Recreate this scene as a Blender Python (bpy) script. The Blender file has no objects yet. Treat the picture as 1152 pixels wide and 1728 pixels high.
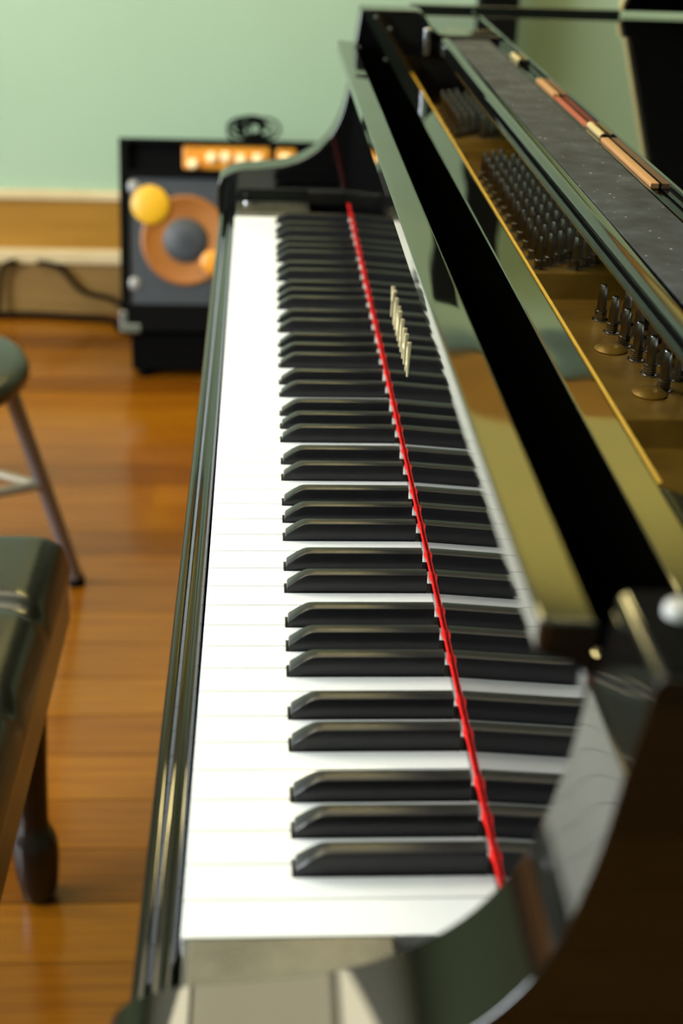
import bpy, bmesh, math, random
from mathutils import Vector, Matrix
random.seed(4)
SC = bpy.context.scene
COL = SC.collection
# ---------------------------------------------------------------- frame
# All coordinates below are millimetres in the keyboard's own frame:
# X from the front edge of the white keys towards the strings, Y from the treble end towards the bass,
# Z from the top of the white keys.  The floor lies at Z = -730.
FL = -730.0
def W(p): return Vector((p[0] * .001, p[1] * .001, (p[2] - FL) * .001))

# ---------------------------------------------------------------- camera
CX, CY, CZ = 33.48, -434.88, 434.17
PITCH, YAW, ROLL, FPX = 0.473562, 0.068951, 0.037292, 2240.07
def make_camera():
    cp, sp, cy, sy = math.cos(PITCH), math.sin(PITCH), math.cos(YAW), math.sin(YAW)
    fw = Vector((sy * cp, cy * cp, -sp)); rt = Vector((cy, -sy, 0)); up = rt.cross(fw)
    R = math.cos(ROLL) * rt + math.sin(ROLL) * up
    U = -math.sin(ROLL) * rt + math.cos(ROLL) * up
    m = Matrix((R, U, -fw)).transposed().to_4x4()
    m.translation = W((CX, CY, CZ))
    cam = bpy.data.cameras.new('camera'); o = bpy.data.objects.new('camera', cam); COL.objects.link(o)
    o.matrix_world = m
    cam.sensor_fit = 'VERTICAL'; cam.sensor_height = 36.0; cam.lens = 36.0 * FPX / 1728.0
    cam.clip_start = 0.02; cam.clip_end = 60
    cam.dof.use_dof = True; cam.dof.focus_distance = 0.90; cam.dof.aperture_fstop = 5.2
    SC.camera = o
make_camera()

# ---------------------------------------------------------------- world, daylight, exposure
w = bpy.data.worlds.new('world'); SC.world = w; w.use_nodes = True
w.node_tree.nodes['Background'].inputs[0].default_value = (.62, .76, 1, 1)
w.node_tree.nodes['Background'].inputs[1].default_value = 1.0
SC.view_settings.view_transform = 'Standard'
try: SC.view_settings.look = 'None'
except Exception: pass
SC.view_settings.gamma = 1.0
SC.view_settings.use_curve_mapping = False
SC.view_settings.exposure = -0.40
SC.cycles.use_denoising = True
SC.cycles.max_bounces = 8; SC.cycles.glossy_bounces = 6; SC.cycles.diffuse_bounces = 4
SC.cycles.sample_clamp_indirect = 6.0
SC.cycles.caustics_reflective = False; SC.cycles.caustics_refractive = False

def daylight(name, loc, rot, sx, sy, power, col):
    l = bpy.data.lights.new(name, 'AREA'); l.shape = 'RECTANGLE'; l.size = sx; l.size_y = sy
    l.energy = power; l.color = col
    o = bpy.data.objects.new(name, l); COL.objects.link(o); o.location = W(loc); o.rotation_euler = rot
# the room's window, in the left wall
daylight('daylight_left', (-2460, 600, 700), (0, -math.pi / 2, 0), 1.5, 2.2, 345, (.89, .955, 1.0))

# ---------------------------------------------------------------- materials
def mat(name, col, rough=.5, metal=0, ior=1.5, spec=.5, emit=None, estr=0):
    m = bpy.data.materials.new(name); m.use_nodes = True
    b = m.node_tree.nodes['Principled BSDF']
    b.inputs['Base Color'].default_value = (*col, 1); b.inputs['Roughness'].default_value = rough
    b.inputs['Metallic'].default_value = metal; b.inputs['IOR'].default_value = ior
    b.inputs['Specular IOR Level'].default_value = spec
    if emit: b.inputs['Emission Color'].default_value = (*emit, 1); b.inputs['Emission Strength'].default_value = estr
    return m
def nodes(m): return m.node_tree.nodes, m.node_tree.links, m.node_tree.nodes['Principled BSDF']
def ramp(m, fac, stops):
    n, l, b = nodes(m); r = n.new('ShaderNodeValToRGB')
    e = r.color_ramp.elements
    while len(e) < len(stops): e.new(.5)
    for q, (p, c) in zip(e, stops): q.position = p; q.color = (*c, 1)
    l.new(fac, r.inputs[0]); return r.outputs[0]
def coords(m, scale=(1, 1, 1), kind='Object'):
    n, l, b = nodes(m); t = n.new('ShaderNodeTexCoord'); mp = n.new('ShaderNodeMapping')
    mp.inputs['Scale'].default_value = scale; l.new(t.outputs[kind], mp.inputs[0]); return mp.outputs[0]
def noise(m, vec, scale, detail=3, rough=.55):
    n, l, b = nodes(m); t = n.new('ShaderNodeTexNoise'); t.inputs['Scale'].default_value = scale
    t.inputs['Detail'].default_value = detail; t.inputs['Roughness'].default_value = rough
    l.new(vec, t.inputs['Vector']); return t.outputs['Fac']
def bump(m, h, strength, dist):
    n, l, b = nodes(m); t = n.new('ShaderNodeBump'); t.inputs['Strength'].default_value = strength
    t.inputs['Distance'].default_value = dist; l.new(h, t.inputs['Height']); l.new(t.outputs[0], b.inputs['Normal'])
def mottled(name, stops, scale, rough=.5, stretch=(1, 1, 1), bmp=0, **k):
    m = mat(name, stops[0][1], rough, **k); n, l, b = nodes(m)
    f = noise(m, coords(m, stretch), scale)
    l.new(ramp(m, f, stops), b.inputs['Base Color'])
    if bmp: bump(m, f, bmp, .002)
    return m

M = {}
M['lacquer'] = mat('black_lacquer', (.003, .003, .003), .035, ior=1.52)
M['lacquer_desk'] = mat('black_lacquer_desk', (.003, .003, .003), .03, ior=2.0)
# a faint waviness in the polished lacquer of the boards
M['lacquer_wavy'] = mat('black_lacquer_wavy', (.003, .003, .003), .03, ior=2.0)
bump(M['lacquer_wavy'], noise(M['lacquer_wavy'], coords(M['lacquer_wavy'], (16, 5, 16)), 1.0, 1), 1.0, .0022)
M['ivory'] = mottled('white_key_acrylic', [(.35, (.84, .86, .88)), (.7, (.87, .89, .91))], 6, .16, ior=1.49)
M['ebony'] = mottled('black_key_plastic', [(.3, (.007, .007, .008)), (.7, (.014, .013, .016))], 40, .28, ior=1.45)
M['red_felt'] = mottled('red_felt', [(.3, (.38, .004, .003)), (.7, (.62, .012, .009))], 500, .8, bmp=.3, spec=.1)
M['yellow'] = mat('mustard_edge', (.62, .36, .02), .35)
M['gold'] = mottled('gold_plate_paint', [(.3, (.20, .105, .014)), (.55, (.33, .19, .03)), (.75, (.42, .25, .05))], 22, .38, metal=.35)
M['steel'] = mat('pin_steel', (.34, .33, .34), .22, metal=1)
M['chrome'] = mat('chrome', (.62, .62, .66), .16, metal=1)
M['brass'] = mat('brass', (.72, .52, .26), .3, metal=.7)
M['copper'] = mat('hinge_leaf', (.45, .22, .09), .4, metal=.3)
M['hinge_felt'] = mat('rust_felt', (.35, .07, .03), .8)
M['letters'] = mat('gold_lettering', (.80, .68, .40), .4, metal=.3)
M['dust'] = mottled('dusty_black_board', [(.30, (.018, .020, .024)), (.6, (.042, .047, .055)), (.8, (.085, .09, .10))], 30, .8, spec=.2)
m_ = M['dust']; n_, l_, b_ = nodes(m_)
vo = n_.new('ShaderNodeTexVoronoi'); vo.inputs['Scale'].default_value = 150; l_.new(coords(m_), vo.inputs['Vector'])
vo.inputs['Randomness'].default_value = 1
spk = ramp(m_, vo.outputs['Distance'], [(0.0, (1, 1, 1)), (.10, (1, 1, 1)), (.14, (0, 0, 0))])
sel = ramp(m_, noise(m_, coords(m_), 60, 2), [(.50, (0, 0, 0)), (.62, (1, 1, 1))])
mu = n_.new('ShaderNodeMath'); mu.operation = 'MULTIPLY'; l_.new(spk, mu.inputs[0]); l_.new(sel, mu.inputs[1])
mx = n_.new('ShaderNodeMix'); mx.data_type = 'RGBA'; l_.new(mu.outputs[0], mx.inputs['Factor'])
src = b_.inputs['Base Color'].links[0].from_socket; l_.new(src, mx.inputs[6]); mx.inputs[7].default_value = (.5, .48, .45, 1)
l_.new(mx.outputs[2], b_.inputs['Base Color'])
M['wood_block'] = mottled('worn_key_block', [(.3, (.03, .028, .02)), (.7, (.09, .085, .06))], 30, .22, ior=1.7)  # dark olive, mottled lighter
M['leather'] = mottled('black_leather', [(.3, (.008, .009, .008)), (.7, (.016, .018, .016))], 90, .26, bmp=.12, ior=1.6)
M['dark_wood'] = mottled('dark_brown_wood', [(.3, (.006, .003, .002)), (.7, (.016, .007, .003))], 12, .25, stretch=(6, 1, 6))
M['leg_black'] = mat('black_painted_leg', (.004, .004, .005), .25)
M['tube_beige'] = mat('beige_tube', (.26, .22, .15), .5, metal=.2)
M['tube_grey'] = mat('grey_tube', (.20, .19, .215), .32, metal=.45)
M['lacquer_arm'] = mat('black_lacquer_arm', (.003, .003, .003), .035, ior=1.66)
M['vinyl'] = mat('black_vinyl', (.012, .013, .012), .28, ior=1.6)
M['tolex'] = mottled('black_tolex', [(.3, (.002, .002, .002)), (.7, (.004, .004, .004))], 300, .9, spec=.05)
M['grille'] = mat('grey_grille', (.08, .09, .11), .5)
gn, gl, gb = nodes(M['grille'])
gv = gn.new('ShaderNodeTexVoronoi'); gv.inputs['Scale'].default_value = 130; gv.inputs['Randomness'].default_value = 0
gl.new(coords(M['grille']), gv.inputs['Vector'])
gl.new(ramp(M['grille'], gv.outputs['Distance'], [(.30, (.006, .007, .009)), (.42, (.036, .042, .052))]), gb.inputs['Base Color'])
M['orange'] = mottled('orange_cone', [(.3, (.24, .075, .006)), (.7, (.32, .115, .010))], 8, .5)
M['orange_panel'] = mottled('orange_panel', [(.35, (.60, .21, .01)), (.65, (.80, .36, .035))], 9, .4)
M['cream_knob'] = mat('cream_knob', (.95, .72, .42), .4)
M['badge'] = mat('yellow_badge', (.62, .34, .01), .4)
M['bolt'] = mat('grey_bolt', (.25, .25, .25), .4, metal=.4)
M['rubber'] = mat('black_rubber', (.002, .002, .002), .8, spec=.05)
M['white_rubber'] = mat('white_rubber', (.42, .41, .40), .6)
M['wall'] = mottled('mint_wall_paint', [(.3, (.30, .42, .30)), (.7, (.32, .44, .32))], 2.5, .75)
M['upper_wall'] = mottled('yellow_green_wall_paint', [(.3, (.40, .38, .15)), (.7, (.44, .41, .17))], 2.5, .75)
M['plaster'] = mat('cream_ceiling', (.80, .76, .60), .85)
M['board'] = mottled('varnished_board', [(.3, (.26, .125, .014)), (.7, (.36, .18, .024))], 3, .40, stretch=(1, 8, 8))
M['board_low'] = mottled('brown_board', [(.3, (.15, .085, .02)), (.7, (.23, .13, .035))], 3, .5, stretch=(1, 8, 8))
M['cream'] = mottled('cream_trim', [(.3, (.48, .36, .19)), (.7, (.60, .49, .29))], 4, .5)  # highlight on the skirting's rounded top edges, put into the colour
M['frame_white'] = mat('window_white', (.8, .8, .78), .5)
M['under'] = mat('floor_bed', (.06, .03, .01), .7)
M['lamp'] = mat('lit_diffuser', (.9, .85, .6), .5, emit=(1.0, .88, .56), estr=4.5)
M['lamp_left'] = mat('lit_diffuser_left', (.9, .85, .6), .5, emit=(1.0, .90, .62), estr=11)
M['lamp_far'] = mat('lit_diffuser_far', (.9, .85, .6), .5, emit=(1.0, .82, .34), estr=42)
M['lamp_frame'] = mat('lamp_frame', (.08, .07, .05), .5)
def wood(i, a, b_c):
    m = mat('floor_plank_%d' % i, a, .17, ior=1.5); n, l, b = nodes(m)
    f = noise(m, coords(m, (.7, 14, 1)), 6, 5, .6)
    l.new(ramp(m, f, [(.34, a), (.66, b_c)]), b.inputs['Base Color'])
    g = noise(m, coords(m, (2, 60, 1)), 8, 3); bump(m, g, .06, .001)
    return m
PL = [wood(0, (0.1680, 0.0521, 0.0017), (0.2268, 0.0790, 0.0034)), wood(1, (0.1386, 0.0412, 0.0017), (0.1974, 0.0647, 0.0025)),
      wood(2, (0.0966, 0.0269, 0.0013), (0.1512, 0.0470, 0.0025)), wood(3, (0.1890, 0.0622, 0.0025), (0.2436, 0.0907, 0.0042))]

# glass that lets the daylight through
def glass():
    m = bpy.data.materials.new('window_glass'); m.use_nodes = True; n = m.node_tree.nodes; l = m.node_tree.links
    n.clear(); o = n.new('ShaderNodeOutputMaterial'); mi = n.new('ShaderNodeMixShader'); t = n.new('ShaderNodeBsdfTransparent')
    g = n.new('ShaderNodeBsdfGlossy'); g.inputs['Roughness'].default_value = .02; mi.inputs[0].default_value = .06
    l.new(t.outputs[0], mi.inputs[1]); l.new(g.outputs[0], mi.inputs[2]); l.new(mi.outputs[0], o.inputs[0]); return m
M['glass'] = glass()

# ---------------------------------------------------------------- mesh helpers
ORG = {}
def empty(name, loc, label=None, cat=None, group=None):
    o = bpy.data.objects.new(name, None); COL.objects.link(o); o.location = W(loc); ORG[o] = Vector(loc)
    o.empty_display_size = .05
    if label: o['label'] = label; o['category'] = cat
    if group: o['group'] = group
    return o
def org(p): return ORG[p] if p in ORG else Vector((0, 0, FL))
def link(name, me, m, parent, origin=None, bevel=0, seg=3, smooth=True):
    """mesh data are in mm relative to `origin` (mm); the object is placed at that origin"""
    for p in me.polygons: p.use_smooth = smooth
    if m is not None and not me.materials: me.materials.append(m)
    o = bpy.data.objects.new(name, me); COL.objects.link(o)
    og = Vector(origin)
    ORG[o] = og
    if parent is not None:
        o.parent = parent; o.location = (og - org(parent)) * .001
    else: o.location = W(og)
    if bevel:
        b = o.modifiers.new('bevel', 'BEVEL'); b.width = bevel * .001; b.segments = seg; b.limit_method = 'ANGLE'
        b.angle_limit = math.radians(35); b.harden_normals = True
    return o
def build(name, verts, faces, m, parent=None, bevel=0, seg=3, smooth=True, origin=None, sharp=None):
    """verts in mm (keyboard frame)"""
    if origin is None:
        xs = [v[0] for v in verts]; ys = [v[1] for v in verts]; zs = [v[2] for v in verts]
        origin = ((min(xs) + max(xs)) / 2, (min(ys) + max(ys)) / 2, min(zs))
    me = bpy.data.meshes.new(name)
    me.from_pydata([((v[0] - origin[0]) * .001, (v[1] - origin[1]) * .001, (v[2] - origin[2]) * .001) for v in verts], [], faces)
    bm = bmesh.new(); bm.from_mesh(me); bmesh.ops.recalc_face_normals(bm, faces=bm.faces); bm.to_mesh(me); bm.free()
    o = link(name, me, m, parent, origin, bevel, seg, smooth)
    if sharp: me.set_sharp_from_angle(angle=math.radians(sharp))
    return o
def boxvf(a, b):
    x0, y0, z0 = a; x1, y1, z1 = b
    v = [(x0, y0, z0), (x1, y0, z0), (x1, y1, z0), (x0, y1, z0), (x0, y0, z1), (x1, y0, z1), (x1, y1, z1), (x0, y1, z1)]
    f = [(0, 3, 2, 1), (4, 5, 6, 7), (0, 1, 5, 4), (1, 2, 6, 5), (2, 3, 7, 6), (3, 0, 4, 7)]
    return v, f
def box(name, a, b, m, parent=None, bevel=1.0, seg=2):
    v, f = boxvf(a, b); return build(name, v, f, m, parent, bevel, seg, smooth=bool(bevel))
class MB:
    def __init__(s): s.v = []; s.f = []
    def add(s, v, f):
        k = len(s.v); s.v += v; s.f += [tuple(i + k for i in q) for q in f]; return s
    def box(s, a, b): return s.add(*boxvf(a, b))
    def tube(s, pts, r, n=8, cap=True): return s.add(*tubevf(pts, r, n, cap))
    def build(s, name, m, parent=None, **k): return build(name, s.v, s.f, m, parent, **k)
def extr(name, prof, ax, a, b, m, parent=None, **k):
    """closed profile extruded along ax ('Y': prof=(x,z); 'X': prof=(y,z); 'Z': prof=(x,y))"""
    n = len(prof); mk = {'Y': lambda p, t: (p[0], t, p[1]), 'X': lambda p, t: (t, p[0], p[1]), 'Z': lambda p, t: (p[0], p[1], t)}[ax]
    v = [mk(p, a) for p in prof] + [mk(p, b) for p in prof]
    f = [tuple(range(n)), tuple(range(2 * n - 1, n - 1, -1))] + [(i, (i + 1) % n, n + (i + 1) % n, n + i) for i in range(n)]
    return build(name, v, f, m, parent, **k)
def tubevf(pts, r, n=8, cap=True):
    pts = [Vector(p) for p in pts]; v = []; f = []; nn = len(pts)
    t0 = (pts[1] - pts[0]).normalized(); u = t0.orthogonal().normalized()
    for i, p in enumerate(pts):
        t = (pts[min(i + 1, nn - 1)] - pts[max(i - 1, 0)]).normalized()
        u = (u - t * u.dot(t)).normalized(); q = t.cross(u)
        rr = r[i] if isinstance(r, (list, tuple)) else r
        for k in range(n):
            a = 2 * math.pi * k / n; v.append(tuple(p + rr * (math.cos(a) * u + math.sin(a) * q)))
    for i in range(nn - 1):
        for k in range(n): f.append((i * n + k, i * n + (k + 1) % n, (i + 1) * n + (k + 1) % n, (i + 1) * n + k))
    if cap: f += [tuple(range(n - 1, -1, -1)), tuple(range((nn - 1) * n, nn * n))]
    return v, f
def tube(name, pts, r, m, parent=None, n=8, **k):
    v, f = tubevf(pts, r, n); return build(name, v, f, m, parent, sharp=50, **k)
def lathevf(c, prof, axis='Z', n=24):
    """prof: (radius, height along axis)"""
    v = []; f = []
    for (r, h) in prof:
        for k in range(n):
            a = 2 * math.pi * k / n; x, y = r * math.cos(a), r * math.sin(a)
            p = {'Z': (x, y, h), 'Y': (x, h, y), 'X': (h, x, y)}[axis]
            v.append((c[0] + p[0], c[1] + p[1], c[2] + p[2]))
    for i in range(len(prof) - 1):
        for k in range(n): f.append((i * n + k, i * n + (k + 1) % n, (i + 1) * n + (k + 1) % n, (i + 1) * n + k))
    f += [tuple(range(n)), tuple(range((len(prof) - 1) * n, len(prof) * n))]
    return v, f
def lathe(name, c, prof, m, parent=None, axis='Z', n=24, **k):
    v, f = lathevf(c, prof, axis, n); k.setdefault('sharp', 40); return build(name, v, f, m, parent, **k)
def spline(P, n=6):
    out = []; P = [Vector(p) for p in P]
    for i in range(len(P) - 1):
        a, b = P[i], P[i + 1]; m0 = (b - P[i - 1]) * .5 if i else (b - a) * .5
        m1 = (P[i + 2] - a) * .5 if i + 2 < len(P) else (b - a) * .5
        for k in range(n):
            t = k / n; out.append(tuple((2*t**3 - 3*t*t + 1) * a + (t**3 - 2*t*t + t) * m0 + (3*t*t - 2*t**3) * b + (t**3 - t*t) * m1))
    out.append(tuple(P[-1])); return out
def tag(o, label, cat, group=None):
    o['label'] = label; o['category'] = cat
    if group: o['group'] = group
    return o
def struct(o): o['kind'] = 'structure'; return o
def copyof(src, name, delta, parent):
    c = src.copy(); c.name = name; COL.objects.link(c); c.parent = parent
    c.location = src.location + Vector(delta) * .001; ORG[c] = ORG[src] + Vector(delta); return c

# ================================================================ THE ROOM
XL, XR, YN, YF, ZC = -2400, 2900, -2400, 3000, 2000
fl = struct(box('floor', (XL, YN, FL - 60), (XR, YF, FL - 8), M['under'], bevel=0))
def planks():
    pw, y, r = 96.0, YF, 0
    protos = {}
    while y > YN + 1:
        x = XL - random.uniform(0, 900)
        while x < XR - 1:
            L = random.choice((1500, 1800, 2100)); a, b = max(x, XL), min(x + L, XR)
            if b - a > 30:
                v, f = boxvf((a + .6, y - pw + .8, FL - 8), (b - .6, y - .8, FL))
                o = build('plank', v, f, random.choice([PL[0], PL[0], PL[1], PL[1], PL[3], PL[2]]), fl, smooth=False)
            x += L
        y -= pw; r += 1
planks()
def wall_with_window(name, axis, at, th, a0, a1, w0, w1, z0, z1, m):
    """wall slab across axis with one window opening w0..w1 x z0..z1"""
    mb = MB()
    def slab(p0, p1, q0, q1):
        if axis == 'X': mb.box((min(at, at + th), p0, q0), (max(at, at + th), p1, q1))
        else: mb.box((p0, min(at, at + th), q0), (p1, max(at, at + th), q1))
    slab(a0, w0, FL, ZC); slab(w1, a1, FL, ZC); slab(w0, w1, FL, z0); slab(w0, w1, z1, ZC)
    return struct(mb.build(name, m, smooth=False))
struct(box('wall_far', (XL, YF, FL), (XR, YF + 100, 1195), M['wall'], bevel=0))
struct(box('wall_far_upper', (XL, YF, 1195), (XR, YF + 100, ZC), M['upper_wall'], bevel=0))
wall_with_window('wall_left', 'X', XL, -140, YN, YF, -500, 1700, -60, 1450, M['wall'])
struct(box('wall_near', (XL, YN - 100, FL), (XR, YN, ZC), M['wall'], bevel=0))
struct(box('wall_right', (XR, YN, FL), (XR + 100, YF, ZC), M['wall'], bevel=0))
struct(box('ceiling', (XL, YN, ZC), (XR, YF, ZC + 80), M['plaster'], bevel=0))
def window(name, axis, at, a0, a1, z0, z1):
    e = empty(name, ((at, (a0 + a1) / 2, z0) if axis == 'X' else ((a0 + a1) / 2, at, z0))); struct(e)
    def bx(nm, p0, p1, q0, q1, d0, d1, m):
        if axis == 'X': return box(nm, (at - d1, p0, q0), (at - d0, p1, q1), m, e, 1)
        return box(nm, (p0, at - d1, q0), (p1, at - d0, q1), m, e, 1)
    t = 55
    bx('window_frame', a0, a0 + t, z0, z1, 25, 55, M['frame_white']); bx('window_frame', a1 - t, a1, z0, z1, 25, 55, M['frame_white'])
    bx('window_frame', a0 + t, a1 - t, z0, z0 + t, 25, 55, M['frame_white']); bx('window_frame', a0 + t, a1 - t, z1 - t, z1, 25, 55, M['frame_white'])
    mid = (a0 + a1) / 2
    bx('mullion', mid - 22, mid + 22, z0 + t, z1 - t, 25, 55, M['frame_white'])
    bx('pane', a0 + t, mid - 22, z0 + t, z1 - t, 36, 42, M['glass']); bx('pane', mid + 22, a1 - t, z0 + t, z1 - t, 36, 42, M['glass'])
window('window_1', 'X', XL, -500, 1700, -60, 1450)
# skirting of the far wall: a deep lower board, a varnished upper board, each with the light on its top edge painted as a pale strip
struct(box('baseboard_far', (XL, 2972, FL), (XR, YF, -592), M['board_low'], bevel=2))
struct(box('trim_1', (XL, 2962, -592), (XR, YF, -556), M['cream'], bevel=5))
struct(box('trim_2', (XL, 2984, -556), (XR, YF, -429), M['board'], bevel=2))
struct(box('trim_3', (XL, 2976, -429), (XR, YF, -406), M['cream'], bevel=4))
# wooden rail across the far wall above head height
struct(box('trim_4', (XL, 2965, 1200), (XR, YF, 1355), M['board'], bevel=4))
for nm, a, b in (('baseboard_left', (XL, YN, FL), (XL + 20, 2970, -592)), ('baseboard_right', (XR - 20, YN, FL), (XR, 2970, -592)),
                 ('baseboard_near', (XL + 20, YN, FL), (XR - 20, YN + 20, -592))):
    struct(box(nm, a, b, M['board_low'], bevel=2))

# ================================================================ CEILING LIGHTS
def ceiling_light(x0, x1, y0, y1, lm, label):
    e = empty('ceiling_light', ((x0 + x1) / 2, (y0 + y1) / 2, ZC - 60), label, 'ceiling light')
    mb = MB(); z0, z1 = ZC - 60, ZC
    mb.box((x0 - 20, y0 - 20, z0 + 12), (x1 + 20, y1 + 20, z1)); mb.build('housing', M['lamp_frame'], e, smooth=False)
    xm = (x0 + x1) / 2
    box('diffuser', (x0, y0, z0), (xm - 30, y1, z0 + 12), lm, e, 2)
    box('diffuser', (xm + 30, y0, z0), (x1, y1, z0 + 12), lm, e, 2)
    box('divider', (xm - 30, y0, z0 - 4), (xm + 30, y1, z0 + 12), M['lamp_frame'], e, 1)
ceiling_light(-650, 650, 1150, 1950, M['lamp'], 'warm wide ceiling light above the keyboard')
ceiling_light(-1950, -750, 1150, 1950, M['lamp_left'], 'bright warm ceiling light near the window wall')
ceiling_light(150, 1900, 2420, 2640, M['lamp_far'], 'long warm ceiling light close to the far wall above the piano')

# ================================================================ THE PIANO
piano = empty('grand_piano', (600, 611, FL), 'glossy black grand piano with open keyboard and raised lid', 'piano')
YA, YB = -66.0, 1288.0          # inner faces of the treble and bass arms
AT = 50.0                       # arm thickness

# ---- keys
WW = 23.5
BK = {}                         # white gap index -> black key centre
OCT = {2: -3.2, 3: 0.0, 4: 3.2, 6: -2.5, 7: 2.5}
blacks = []
for i in range(1, 52):
    k = i % 7
    if i % 7 in (2, 3, 4, 6, 0) and i > 0:
        off = {2: -3.2, 3: 0, 4: 3.2, 6: -2.5, 0: 2.5}[k]
        blacks.append((i, i * WW + off)); BK[i] = i * WW + off
XB0, XB1 = 51.0, 140.8
def white_key(i):
    y0, y1 = i * WW + .35, (i + 1) * WW - .35
    t0 = BK[i] + 6.2 if i in BK else y0
    t1 = BK[i + 1] - 6.2 if (i + 1) in BK else y1
    xh = 49.5
    pr = [(0, y0), (0, y1)]
    pr += [(xh, y1), (xh, t1)] if t1 < y1 else []
    pr += [(147, t1), (147, t0)]
    pr += [(xh, t0), (xh, y0)] if t0 > y0 else []
    o = extr('white_key', pr, 'Z', -17, 0, M['ivory'], piano, bevel=.4, seg=1)
    return o
for i in range(52): white_key(i)
def black_mesh():
    secs = [(51.0, 5.6, 2.6, .4), (51.6, 5.5, 4.0, .5), (58.0, 5.2, 8.8, .6), (62.0, 5.0, 11.2, .7), (64.5, 4.9, 12.0, .7), (68.0, 4.8, 12.2, .7), (140.8, 4.8, 12.2, .7)]
    v = []; f = []; n = 10
    for x, hw, zt, r in secs:
        ht = hw - .35 * zt / 12
        ring = [(-5.7, -12), (-hw - .15, 0), (-ht, zt - r), (-ht + r * .3, zt - r * .3), (-ht + r, zt), (ht - r, zt), (ht - r * .3, zt - r * .3), (ht, zt - r), (hw + .15, 0), (5.7, -12)]
        v += [(x, a, b) for a, b in ring]
    for i in range(len(secs) - 1):
        for k in range(n): f.append((i * n + k, i * n + (k + 1) % n, (i + 1) * n + (k + 1) % n, (i + 1) * n + k))
    f += [tuple(range(n)), tuple(range((len(secs) - 1) * n, len(secs) * n))]
    return v, f
bv, bf = black_mesh()
bk0 = None
for i, yc in blacks:
    if bk0 is None:
        bk0 = build('black_key', [(x, y + yc, z) for x, y, z in bv], bf, M['ebony'], piano, sharp=38); y_0 = yc
    else: copyof(bk0, 'black_key', (0, yc - y_0, 0), piano)
# red felt cord along the back of the keys, swelling where it presses on a black key
def red_cord():
    pts = []; rr = []; y = 2.0
    cs = [c for _, c in blacks]
    while y < 1244:
        d = min(abs(y - c + 8.5) for c in cs)
        pts.append((142.95, y, 13.3))
        rr.append(1.0 + 1.0 * math.exp(-(d / 3.6) ** 2)); y += 1.2
    tube('key_felt', pts, rr, M['red_felt'], piano, n=8)
red_cord()
# ---- key bed, key slip, key blocks
box('key_bed', (-20, YA - AT, -85), (330, YB + AT, -40), M['lacquer'], piano, 3)
slip = [(-21, -70), (-21, -16), (-20.4, -13.2), (-18.8, -11), (-16.6, -10), (-14.4, -10.4), (-12.8, -12), (-11.4, -12.6), (-8.6, -12.6), (-7.4, -11.6), (-6, -10.3), (-4.4, -10), (-3, -10.8), (-2.2, -13), (-2, -70)]
extr('key_slip', slip, 'Y', YA, YB, M['lacquer'], piano, sharp=60)
def key_block(y0, y1):
    b = box('key_block', (1, y0, -30), (96, y1, 4), M['wood_block'], piano, 4, 3)
    yc = (y0 + y1) / 2 + (-14 if y0 < 0 else 14)
    lathe('screw', (15, yc, 4), [(5, 0), (5, 2), (4, 3.5), (1, 4)], M['steel'], b, n=16)
key_block(YA + .5, -1.5); key_block(1223.5, YB - .5)
# ---- arms: S-curved cheeks either side of the keyboard
arm_top = spline([(-23, -15, 0), (-23.5, 18, 0), (-17, 33, 0), (4, 42, 0), (34, 45, 0), (66, 50, 0), (92, 61, 0), (114, 79, 0), (131, 107, 0), (140.5, 143, 0), (146, 185, 0), (151.5, 226, 0)], 5)
arm_prof = [(x, z) for x, z, _ in arm_top] + [(153, 237.6), (153.8, 240.4), (155.6, 241.5), (222, 241.5), (230, 239), (236, 231), (243, 220), (252, 215), (262, 214), (330, 214), (330, -95), (-23, -95)]
extr('arm', arm_prof, 'Y', YB, YB + AT, M['lacquer'], piano, bevel=4, seg=3)
near_top = spline([(-23, -15, 0), (-23.5, 18, 0), (-17, 33, 0), (4, 42, 0), (34, 45, 0), (66, 50, 0), (92, 61, 0), (114, 79, 0), (131, 107, 0), (140.5, 143, 0), (145.5, 180, 0), (149, 203, 0)], 5)
near_prof = [(x, z) for x, z, _ in near_top] + [(150, 210), (150.8, 214.6), (152.4, 216), (330, 216), (330, -95), (-23, -95)]
a_near = extr('arm', near_prof, 'Y', YA - AT, YA, M['lacquer_arm'], piano, bevel=2.5, seg=3)
# screws on the inner face of the bass arm and small bright lid stop
for x, z in ((172, 232), (190, 219), (186, 182), (152, 196)):
    lathe('screw', (x, YB, z), [(3, 0), (3, -.8), (1.6, -1.4)], M['steel'], piano, axis='Y', n=14)
box('lid_stop', (232, YB - 7, 190), (240, YB, 222), M['chrome'], piano, 2)
box('arm_felt', (153.4, YA - AT + 1.2, 216), (329, YA - 1.2, 217.2), M['rubber'], a_near, .4)  # added matte black strip, darkens the arm top in place of its reflection
lathe('lid_button', (166, YA - 16, 217.2), [(5, 0), (5, 2.5), (4, 4), (1, 4.6)], M['white_rubber'], piano, n=20)
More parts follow.
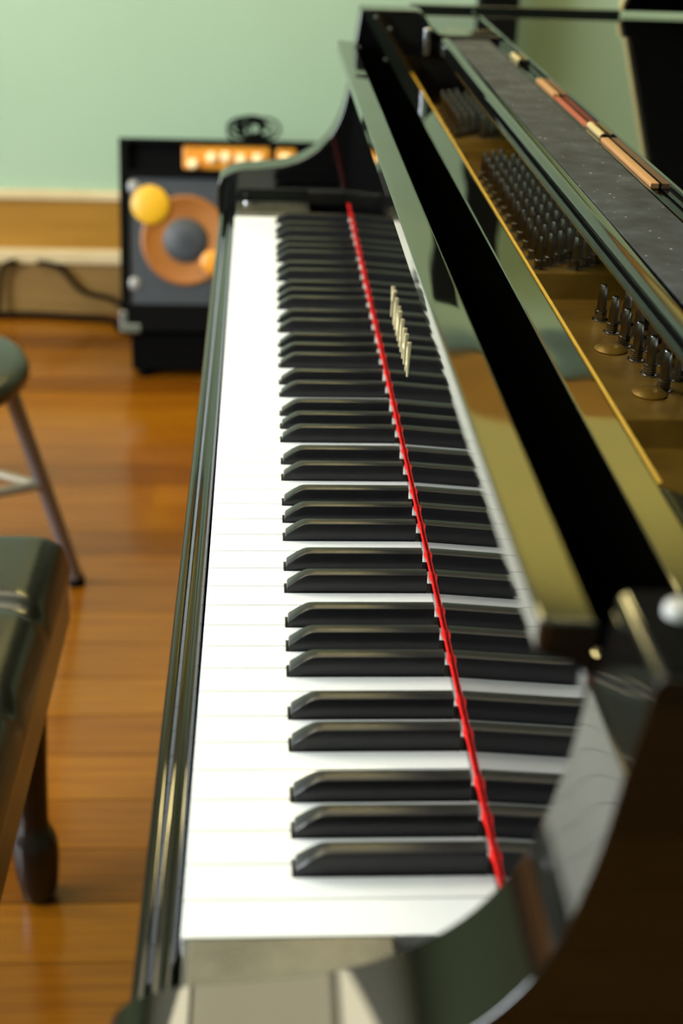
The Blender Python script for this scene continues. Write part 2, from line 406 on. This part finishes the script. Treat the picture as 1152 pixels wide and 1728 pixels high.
# ---- fallboard with separate lip
cove = [(143.3, 2), (145.0, 45), (146.9, 92), (149.0, 145), (149.6, 160)] + [(x, z) for x, z, _ in spline([(149.9, 168, 0), (147.5, 178, 0), (140, 187, 0), (128, 191.5, 0)], 4)]
fb = extr('fallboard', cove + [(147.5, 191.4), (153, 183), (159, 168), (164, 148), (164, 2)], 'Y', YA + .5, YB - .5, M['lacquer_desk'], piano, sharp=45)
lip = extr('fallboard_lip', [(125.3, 192), (125.5, 205.0), (145.6, 203.7), (147, 192)], 'Y', YA + .5, YB - .5, M['lacquer_wavy'], fb, bevel=1.5, seg=3)
LET = {
 'Y': [[(0, 1), (.5, .5)], [(1, 1), (.5, .5)], [(.5, .5), (.5, 0)]],
 'A': [[(0, 0), (.5, 1)], [(.5, 1), (1, 0)], [(.2, .35), (.8, .35)]],
 'M': [[(0, 0), (0, 1)], [(0, 1), (.5, .2)], [(.5, .2), (1, 1)], [(1, 1), (1, 0)]],
 'H': [[(0, 0), (0, 1)], [(1, 0), (1, 1)], [(0, .5), (1, .5)]]}
def letter(ch, yl, wd, z0, h):
    mb = MB()
    for (a, b) in LET[ch]:
        p = Vector((yl - a[0] * wd, z0 + a[1] * h)); q = Vector((yl - b[0] * wd, z0 + b[1] * h))
        d = (q - p).normalized(); nrm = Vector((-d.y, d.x)) * 1.5
        pr = [p - nrm, p + nrm, q + nrm, q - nrm]
        v = [(145.2, a_.x, a_.y) for a_ in pr] + [(146.9, a_.x, a_.y) for a_ in pr]
        mb.add(v, [(0, 1, 2, 3), (7, 6, 5, 4), (0, 1, 5, 4), (1, 2, 6, 5), (2, 3, 7, 6), (3, 0, 4, 7)])
    mb.build('letter', M['letters'], fb, smooth=False)
yl = 664.0
for ch in 'YAMAHA':
    letter(ch, yl, 13, 63, 25); yl -= 27
# ---- stretcher behind the fallboard
box('stretcher', (198.5, YA + .5, -30), (218, YB - .5, 170), M['lacquer_wavy'], piano, 1.5)
box('plate_felt', (218.2, 112, 110), (220.6, YB - .5, 169.6), M['yellow'], piano, .6)
extr('corner_block', [(218.2, YA + .5), (330, YA + .5), (330, 84), (244, 84), (218.2, 109)], 'Z', 60, 170, M['lacquer'], piano, bevel=2)
# ---- cast plate with tuning pins
pl = [(112, 118), (128, 118), (134, 130), (150, 130), (156, 116), (268, 116), (280, 130), (466, 130), (474, 112), (560, 112), (572, 130), (915, 130), (926, 116), (934, 113), (1050, 113), (1058, 122), (1066, 122), (1074, 130), (1287, 130)]
plate = extr('iron_plate', pl + [(1287, 40), (112, 40)], 'X', 221, 860, M['gold'], piano, bevel=1.5, seg=2)
def pin_mesh():
    pr = [(6.2, 0), (6.2, .8), (3.5, 1.2)]
    z = 1.4
    for k in range(4): pr += [(4.4, z), (4.4, z + 1.0), (3.6, z + 1.3)]; z += 1.6
    pr += [(3.4, z + .5), (3.4, 17), (2.9, 19), (2.6, 25), (2.0, 26)]
    return lathevf((0, 0, 0), pr, 'Z', 8)
pv, pf = pin_mesh(); pin0 = None
def pin(x, y):
    global pin0
    z = 130
    if pin0 is None:
        pin0 = build('tuning_pin', [(a + x, b + y, c + z) for a, b, c in pv], pf, M['steel'], piano, sharp=35)
        pin.base = (x, y)
    else: copyof(pin0, 'tuning_pin', (x - pin.base[0], y - pin.base[1], 0), piano)
for r in range(6):
    for c in range(12): 
        y = 588 + c * 27.5 + (r % 3) * 9 - 4
        if 582 < y < 905: pin(254 + r * 9.5, y)
for r in range(6):
    for c in range(6):
        y = 1088 + c * 29 + (r % 3) * 9
        if y < 1268: pin(254 + r * 9.5, y)
for r, (x, y0, n) in enumerate(((275, 469, 6), (291, 460, 6), (303, 452, 5))):
    for c in range(n): pin(x + c * 1.9, y0 - 9 - c * 26.6)
for x, y in ((268, 398), (274, 320), (262, 905)):
    lathe('plate_screw', (x, y, 130), [(11, 0), (11, 1), (8, 3), (2, 4)], M['gold'], plate, n=18)
# ---- music shelf slid back, with a dusty top board, hinges and the folded music desk
shelf = [(247, 199.5), (247, 208), (248, 212), (250.5, 214.6), (254, 215.4), (258, 215), (259, 213.5), (307, 213.5), (307.6, 215), (310, 215), (311, 213), (640, 213), (640, 199.5)]
sh = extr('music_shelf', shelf, 'Y', 64, YB - 40, M['lacquer'], piano, sharp=50)
box('dusty_board', (259.2, 66, 213.6), (306.6, YB - 46, 215.2), M['dust'], sh, .4)
dk = box('music_desk', (318.5, 70, 213.2), (630, YB - 50, 224), M['lacquer_desk'], piano, 1.5)
def hinge_piece(nm, y0, y1, m, z1=217.5, x0=311.2, x1=317.8): return box(nm, (x0, y0, 213.1), (x1, y1, z1), m, dk, .6)
hinge_piece('hinge_leaf', 505, 664, M['copper'])
hinge_piece('hinge_leaf', 866, 955, M['copper'])
hinge_piece('hinge_felt', 722, 864, M['hinge_felt'], 215)
for y0 in (668, 1066):
    hk = tube('hinge_knuckle', [(314.6, y0, 216.5), (314.6, y0 + 50, 216.5)], 3.4, M['brass'], dk, n=12)
    lathe('hinge_pin', (314.6, y0, 216.5), [(3.0, 0), (3.0, -2.5), (1, -3.4)], M['rubber'], hk, axis='Y', n=12)
# ---- rim
def rim():
    T = 75
    out = [(330, YB + 272), (1700, YB + 272)]
    inn = [(330, YB), (1640, YB)]
    # tail and curved treble side
    outer = [(330, YB + 272, 0), (900, YB + 272, 0), (1450, YB + 265, 0), (1690, YB + 215, 0), (1800, 1330, 0), (1830, 1150, 0), (1780, 960, 0), (1640, 840, 0), (1430, 760, 0), (1200, 640, 0), (980, 420, 0), (760, 120, 0), (560, -80, 0), (430, YA - AT + 4, 0), (330, YA - AT, 0)]
    inner = [(330, YB, 0), (900, YB, 0), (1430, YB - 4, 0), (1600, 1250, 0), (1700, 1180, 0), (1740, 1120, 0), (1700, 1010, 0), (1600, 910, 0), (1400, 830, 0), (1150, 690, 0), (920, 470, 0), (705, 175, 0), (520, -20, 0), (420, YA - 4, 0), (330, YA, 0)]
    so, si = spline(outer, 4), spline(inner, 4); n = len(so)
    v = []
    for z in (-150, 214): v += [(x, y, z) for x, y, _ in so] + [(x, y, z) for x, y, _ in si]
    f = []
    for i in range(n - 1):
        f += [(i, i + 1, 2 * n + i + 1, 2 * n + i), (n + i, n + i + 1, 3 * n + i + 1, 3 * n + i),
              (2 * n + i, 2 * n + i + 1, 3 * n + i + 1, 3 * n + i), (i, i + 1, n + i + 1, n + i)]
    f += [(0, n, 3 * n, 2 * n), (n - 1, 2 * n - 1, 4 * n - 1, 3 * n - 1)]
    build('rim', v, f, M['lacquer_desk'], piano, bevel=4, seg=2)
    ib = [(x, y) for x, y, _ in si]
    extr('soundboard', [(x, y) for x, y in ib], 'Z', 20, 34, M['board'], piano, smooth=False)
rim()
box('rim_extension', (240, YB + AT + .3, -95), (329.8, YB + 272, 214), M['lacquer_desk'], piano, 3)
box('rim_moulding', (240, YB + 252, 214.2), (540, YB + 268, 221.5), M['lacquer'], piano, 1.5)
# ---- raised lid hinged along the bass side, with its prop
HA = math.radians(36)
def lidp(x, t, d): return (x, YB + 262 - t * math.cos(HA) + d * math.sin(HA), 218 + t * math.sin(HA) + d * math.cos(HA))
def lid():
    xs = [(545, 0, 1360), (1000, 0, 1150), (1300, 0, 900), (1560, 0, 700), (1720, 0, 480), (1800, 30, 330)]
    v = []; f = []
    for x, t0, t1 in xs:
        v += [lidp(x, t0, 0), lidp(x, t1, 0), lidp(x, t1, 20), lidp(x, t0, 20)]
    for i in range(len(xs) - 1):
        for k in range(4): f.append((4 * i + k, 4 * i + (k + 1) % 4, 4 * i + 4 + (k + 1) % 4, 4 * i + 4 + k))
    f += [(0, 1, 2, 3), tuple(range(4 * len(xs) - 4, 4 * len(xs)))]
    l = build('lid', v, f, M['lacquer'], piano, bevel=3, seg=2)
    e = [lidp(541, 0, 3), lidp(541, 1360, 3), lidp(541, 1360, 17), lidp(541, 0, 17), lidp(545, 0, 3), lidp(545, 1360, 3), lidp(545, 1360, 17), lidp(545, 0, 17)]
    build('lid_hinge', e, [(0, 1, 2, 3), (7, 6, 5, 4), (0, 1, 5, 4), (1, 2, 6, 5), (2, 3, 7, 6), (3, 0, 4, 7)], M['brass'], l, smooth=False)
lid()
pt = lidp(960, 1080, -6)
tube('lid_prop', [(900, 450, 214), pt], 9, M['lacquer'], piano, n=10)
# ---- legs
def piano_leg(x, y):
    l = lathe('leg', (x, y, FL), [(34, 62), (38, 90), (40, 120), (46, 380), (60, 560), (62, 600), (75, 610), (75, 644)], M['lacquer'], piano, n=20)
    lathe('caster', (x, y, FL), [(26, 0), (30, 8), (30, 50), (20, 62)], M['brass'], l, n=16)
piano_leg(150, YA - 20); piano_leg(150, YB + 20)
lg = lathe('leg', (1560, 1120, FL), [(34, 62), (38, 90), (40, 120), (46, 380), (60, 540), (75, 560), (75, 580)], M['lacquer'], piano, n=20)
lathe('caster', (1560, 1120, FL), [(26, 0), (30, 8), (30, 50), (20, 62)], M['brass'], lg, n=16)

# ================================================================ BENCH
bench = empty('piano_bench', (-343, 450, FL), 'black leather piano bench with tufted cushion and dark wooden legs', 'bench')
def cushion():
    x0, x1, y0, y1 = -515, -173, 60, 842; NX, NY = 44, 96; zt, zb = -238, -292
    v = []; f = []
    def sm(d, r): d = max(0, min(1, d / r)); return math.sqrt(max(0, 1 - (1 - d) ** 2))
    gy = [y0 + (y1 - y0) * k / 5 for k in range(6)]; gx = [x0, (x0 + x1) / 2, x1]
    for j in range(NY + 1):
        for i in range(NX + 1):
            u, t = i / NX, j / NY
            uu = .5 - .5 * math.cos(math.pi * u); uu = .4 * u + .6 * uu; tt = .7 * t + .3 * (.5 - .5 * math.cos(math.pi * t))
            x, y = x0 + (x1 - x0) * uu, y0 + (y1 - y0) * tt
            e = sm(min(x - x0, x1 - x), 34) * .75 + .25 * sm(min(x - x0, x1 - x), 90); e2 = sm(min(y - y0, y1 - y), 34)
            z = zb + (zt - zb) * min(e, e2)
            d = min(abs(y - g) for g in gy[1:-1]); z -= 13 * math.exp(-(d / 9) ** 2) * min(e, e2)
            d = abs(x - gx[1]); z -= 9 * math.exp(-(d / 8) ** 2) * min(e, e2)
            v.append((x, y, z))
    n = NX + 1
    for j in range(NY):
        for i in range(NX): f.append((j * n + i, j * n + i + 1, (j + 1) * n + i + 1, (j + 1) * n + i))
    k = len(v)
    # skirt
    ring = [i for i in range(n)] + [j * n + NX for j in range(1, NY + 1)] + [NY * n + i for i in range(NX - 1, -1, -1)] + [j * n for j in range(NY - 1, 0, -1)]
    for r in ring: v.append((v[r][0], v[r][1], -300))
    L = len(ring)
    for i in range(L): f.append((ring[i], ring[(i + 1) % L], k + (i + 1) % L, k + i))
    f.append(tuple(range(k, k + L)))
    c = build('cushion', v, f, M['leather'], bench)
    for gx_ in (-259, -429):
        for g in gy[1:-1]:
            lathe('button', (gx_, g, -254), [(10, 0), (10, 2), (7, 5), (2, 6.5)], M['leather'], c, n=14)
cushion()
for nm, a, b in (('apron', (-193, 70, -352), (-175, 832, -300)), ('apron', (-513, 70, -352), (-495, 832, -300)), ('apron', (-495, 70, -352), (-193, 88, -300)), ('apron', (-495, 814, -352), (-193, 832, -300))):
    box(nm, a, b, M['dark_wood'], bench, 3)
for x in (-231, -475):
    for y in (108, 806):
        lathe('leg', (x, y, FL), [(17, 0), (21, 6), (25, 34), (27, 60), (27, 82), (24, 96), (19, 106), (18, 120), (21, 180), (30, 320), (33, 345), (33, 428)], M['leg_black'], bench, n=20)

# ================================================================ STOOL
stool = empty('padded_stool', (-480, 1420, FL), 'round black padded stool on thin metal legs left of the piano', 'stool')
lathe('seat', (-480, 1420, -325), [(150, 10), (163, 13), (170, 21), (171, 36), (166, 47), (150, 53), (100, 58), (10, 60)], M['vinyl'], stool, n=48, sharp=80)
for k, (tx, ty, fx, fy) in enumerate(((-342, 1430, -279, 1556), (-440, 1300, -400, 1180), (-610, 1390, -690, 1330), (-520, 1550, -560, 1690))):
    lg = tube('leg', [(tx, ty, -312), (fx, fy, FL + 12)], 12, M['tube_grey'], stool, n=14)
    lathe('rubber_foot', (fx, fy, FL), [(14, 0), (14, 12), (11, 22)], M['rubber'], lg, n=14)
tube('crossbar', [(-316, 1483, -506), (-546, 1628, -520)], 8, M['tube_beige'], stool, n=12)
tube('crossbar', [(-316, 1483, -506), (-650, 1362, -520)], 8, M['tube_beige'], stool, n=12)

# ================================================================ AMPLIFIER
AY = 2500.0
amp = empty('bass_amplifier', (-60, 2500, -608), 'black bass combo amplifier with orange cone and yellow round badge', 'amplifier')
ax0, ax1, az0, az1 = -288, 168, -608, -176
TILT = math.radians(16); amp.rotation_euler.x = -TILT
mb = MB(); t = 20
mb.box((ax0, AY, az0), (ax0 + t, AY + 300, az1)); mb.box((ax1 - t, AY, az0), (ax1, AY + 300, az1))
mb.box((ax0 + t, AY, az0), (ax1 - t, AY + 300, az0 + 62)); mb.box((ax0 + t, AY, az1 - 12), (ax1 - t, AY + 300, az1)); mb.box((ax0 + t, AY + 280, az0 + 62), (ax1 - t, AY + 300, az1 - 12))
mb.box((ax0 + t, AY, -262), (ax1 - t, AY + 280, -246))
mb.build('cabinet', M['tolex'], amp, bevel=3, seg=2)
baf = box('grille', (ax0 + t + .5, AY + 8, az0 + 62.5), (ax1 - t - .5, AY + 20, -262.5), M['grille'], amp, 1)
wf = lathe('woofer', (-140, AY + 8, -400), [(101, 0), (101, -5), (95, -7), (88, -4), (50, 0)], M['orange'], amp, axis='Y', n=48)
lathe('dust_cap', (-140, AY + 8, -400), [(51, 0), (50, -4), (36, -10), (10, -13)], M['grille'], wf, axis='Y', n=32)
lathe('badge', (-219, AY + 2, -322), [(43, 4), (43, -2), (38, -5), (5, -6)], M['badge'], amp, axis='Y', n=40)
lathe('badge', (-80, AY + 2, -448), [(26, 4), (26, -2), (22, -5), (5, -6)], M['orange_panel'], amp, axis='Y', n=32)
for x, z in ((-257, -284), (-257, -500), (137, -284), (137, -500)):
    lathe('bolt', (x, AY + 8, z), [(15, 0), (15, -4), (9, -7), (2, -8)], M['bolt'], amp, axis='Y', n=18)
cpn = box('control_panel', (-145, AY + 10, -242), (52, AY + 22, -188), M['orange_panel'], amp, 6, 3)
cp2 = box('control_panel', (66, AY + 10, -240), (112, AY + 22, -190), M['orange_panel'], amp, 6, 3)
box('panel_board', (ax0 + t + .5, AY + 22.2, -245.5), (ax1 - t - .5, AY + 30, -184.5), M['tolex'], amp, 1)
for x, z in ((-122, -230), (-80, -216), (-48, -214), (-14, -218), (24, -216)):
    lathe('knob', (x, AY + 10, z), [(13, 0), (12, -12), (9, -16), (2, -17)], M['cream_knob'], cpn, axis='Y', n=20)
lathe('knob', (88, AY + 10, -216), [(14, 0), (13, -12), (9, -16), (2, -17)], M['cream_knob'], cp2, axis='Y', n=20)
for x in (ax0, ax1):
    s = 1 if x == ax0 else -1
    mb = MB(); a = sorted((x - s * 2, x + s * 44)); b_ = sorted((x - s * 2, x + s * 14))
    mb.box((a[0], AY - 4, az0 - 2), (a[1], AY + 40, az0 + 16)); mb.box((b_[0], AY - 4, az0 + 16), (b_[1], AY + 40, az0 + 46))
    mb.build('corner_protector', M['chrome'], amp, bevel=2, seg=2)
std = empty('amplifier_stand', (-60, 2650, FL), 'low black stand under the bass amplifier', 'stand')
extr('frame', [(AY + 14, FL + 22), (AY + 14, -620), (AY + 270, -616 - 270 * math.tan(TILT)), (AY + 270, FL + 22)], 'X', -268, 150, M['rubber'], std, bevel=3, seg=2)
for x in (-240, 120):
    for y in (AY + 40, AY + 260): lathe('foot', (x, y, FL), [(16, 0), (18, 6), (18, 22)], M['rubber'], std, n=14)
# cable coil on the amplifier
AZT = -608 + 432 * math.cos(TILT) - 60 * math.sin(TILT)
def coil():
    pts = []
    for k in range(150):
        a = k / 150 * 2 * math.pi * 5.3; r = 30 + 12 * math.sin(a * .37)
        pts.append((8 + r * math.cos(a) * 1.0 + 10 * math.sin(a * .21), 2676 + 12 * math.sin(a * .5), -140 + 20 * math.sin(a) + 6 * math.cos(a * .31)))
    zmin = min(p[2] for p in pts); pts = [(x, y, z - zmin + AZT + 4.6) for x, y, z in pts]
    mb = MB(); mb.tube(pts, 4.2, 7)
    lp = [(40 + 34 * math.cos(a), 2686, AZT + 4.8 + 24 + 24 * math.sin(a)) for a in [math.pi * 2 * k / 24 for k in range(25)]]
    mb.tube(lp, 3.4, 7)
    lp = [(-18 + 26 * math.cos(a), 2666, AZT + 4.8 + 18 + 18 * math.sin(a)) for a in [math.pi * 2 * k / 24 for k in range(25)]]
    mb.tube(lp, 3.4, 7)
    tag(mb.build('coiled_cable', M['rubber']), 'coil of black cable lying on top of the amplifier', 'cable')
coil()
# cables along the skirting
def cable(pts, r, label): tag(tube('power_cable', spline(pts, 6), r, M['rubber'], n=8), label, 'cable')
cable([(-900, 2925, FL + 9), (-700, 2930, FL + 9), (-573, 2936, FL + 9), (-471, 2925, FL + 9), (-357, 2900, FL + 9), (-330, 2840, FL + 9), (-300, 2810, FL + 9)], 9, 'thick black cable lying on the floor along the skirting')
cable([(-545, 2955, -585), (-505, 2950, -590), (-475, 2950, -612), (-450, 2950, -645), (-420, 2946, -664), (-360, 2930, -672), (-330, 2922, -690), (-305, 2915, -715)], 7, 'thin black cable sagging from the skirting to the amplifier')
cable([(-600, 2953, -582), (-625, 2950, -590), (-640, 2950, -620), (-650, 2946, -680), (-655, 2936, FL + 8)], 7, 'short black cable hanging down the skirting at the left edge')
# ================================================================ COLUMN BEHIND THE PIANO
pc = empty('dark_column', (590, 2890, FL), 'slim dark upright column standing by the green wall behind the piano', 'column')
box('base', (480, 2800, FL), (700, 2960, FL + 24), M['tolex'], pc, 3)
box('column', (545, 2850, FL + 24), (635, 2930, 1010), M['rubber'], pc, 4)
box('front_panel', (552, 2844, 200), (628, 2850, 1000), M['tolex'], pc, 1)
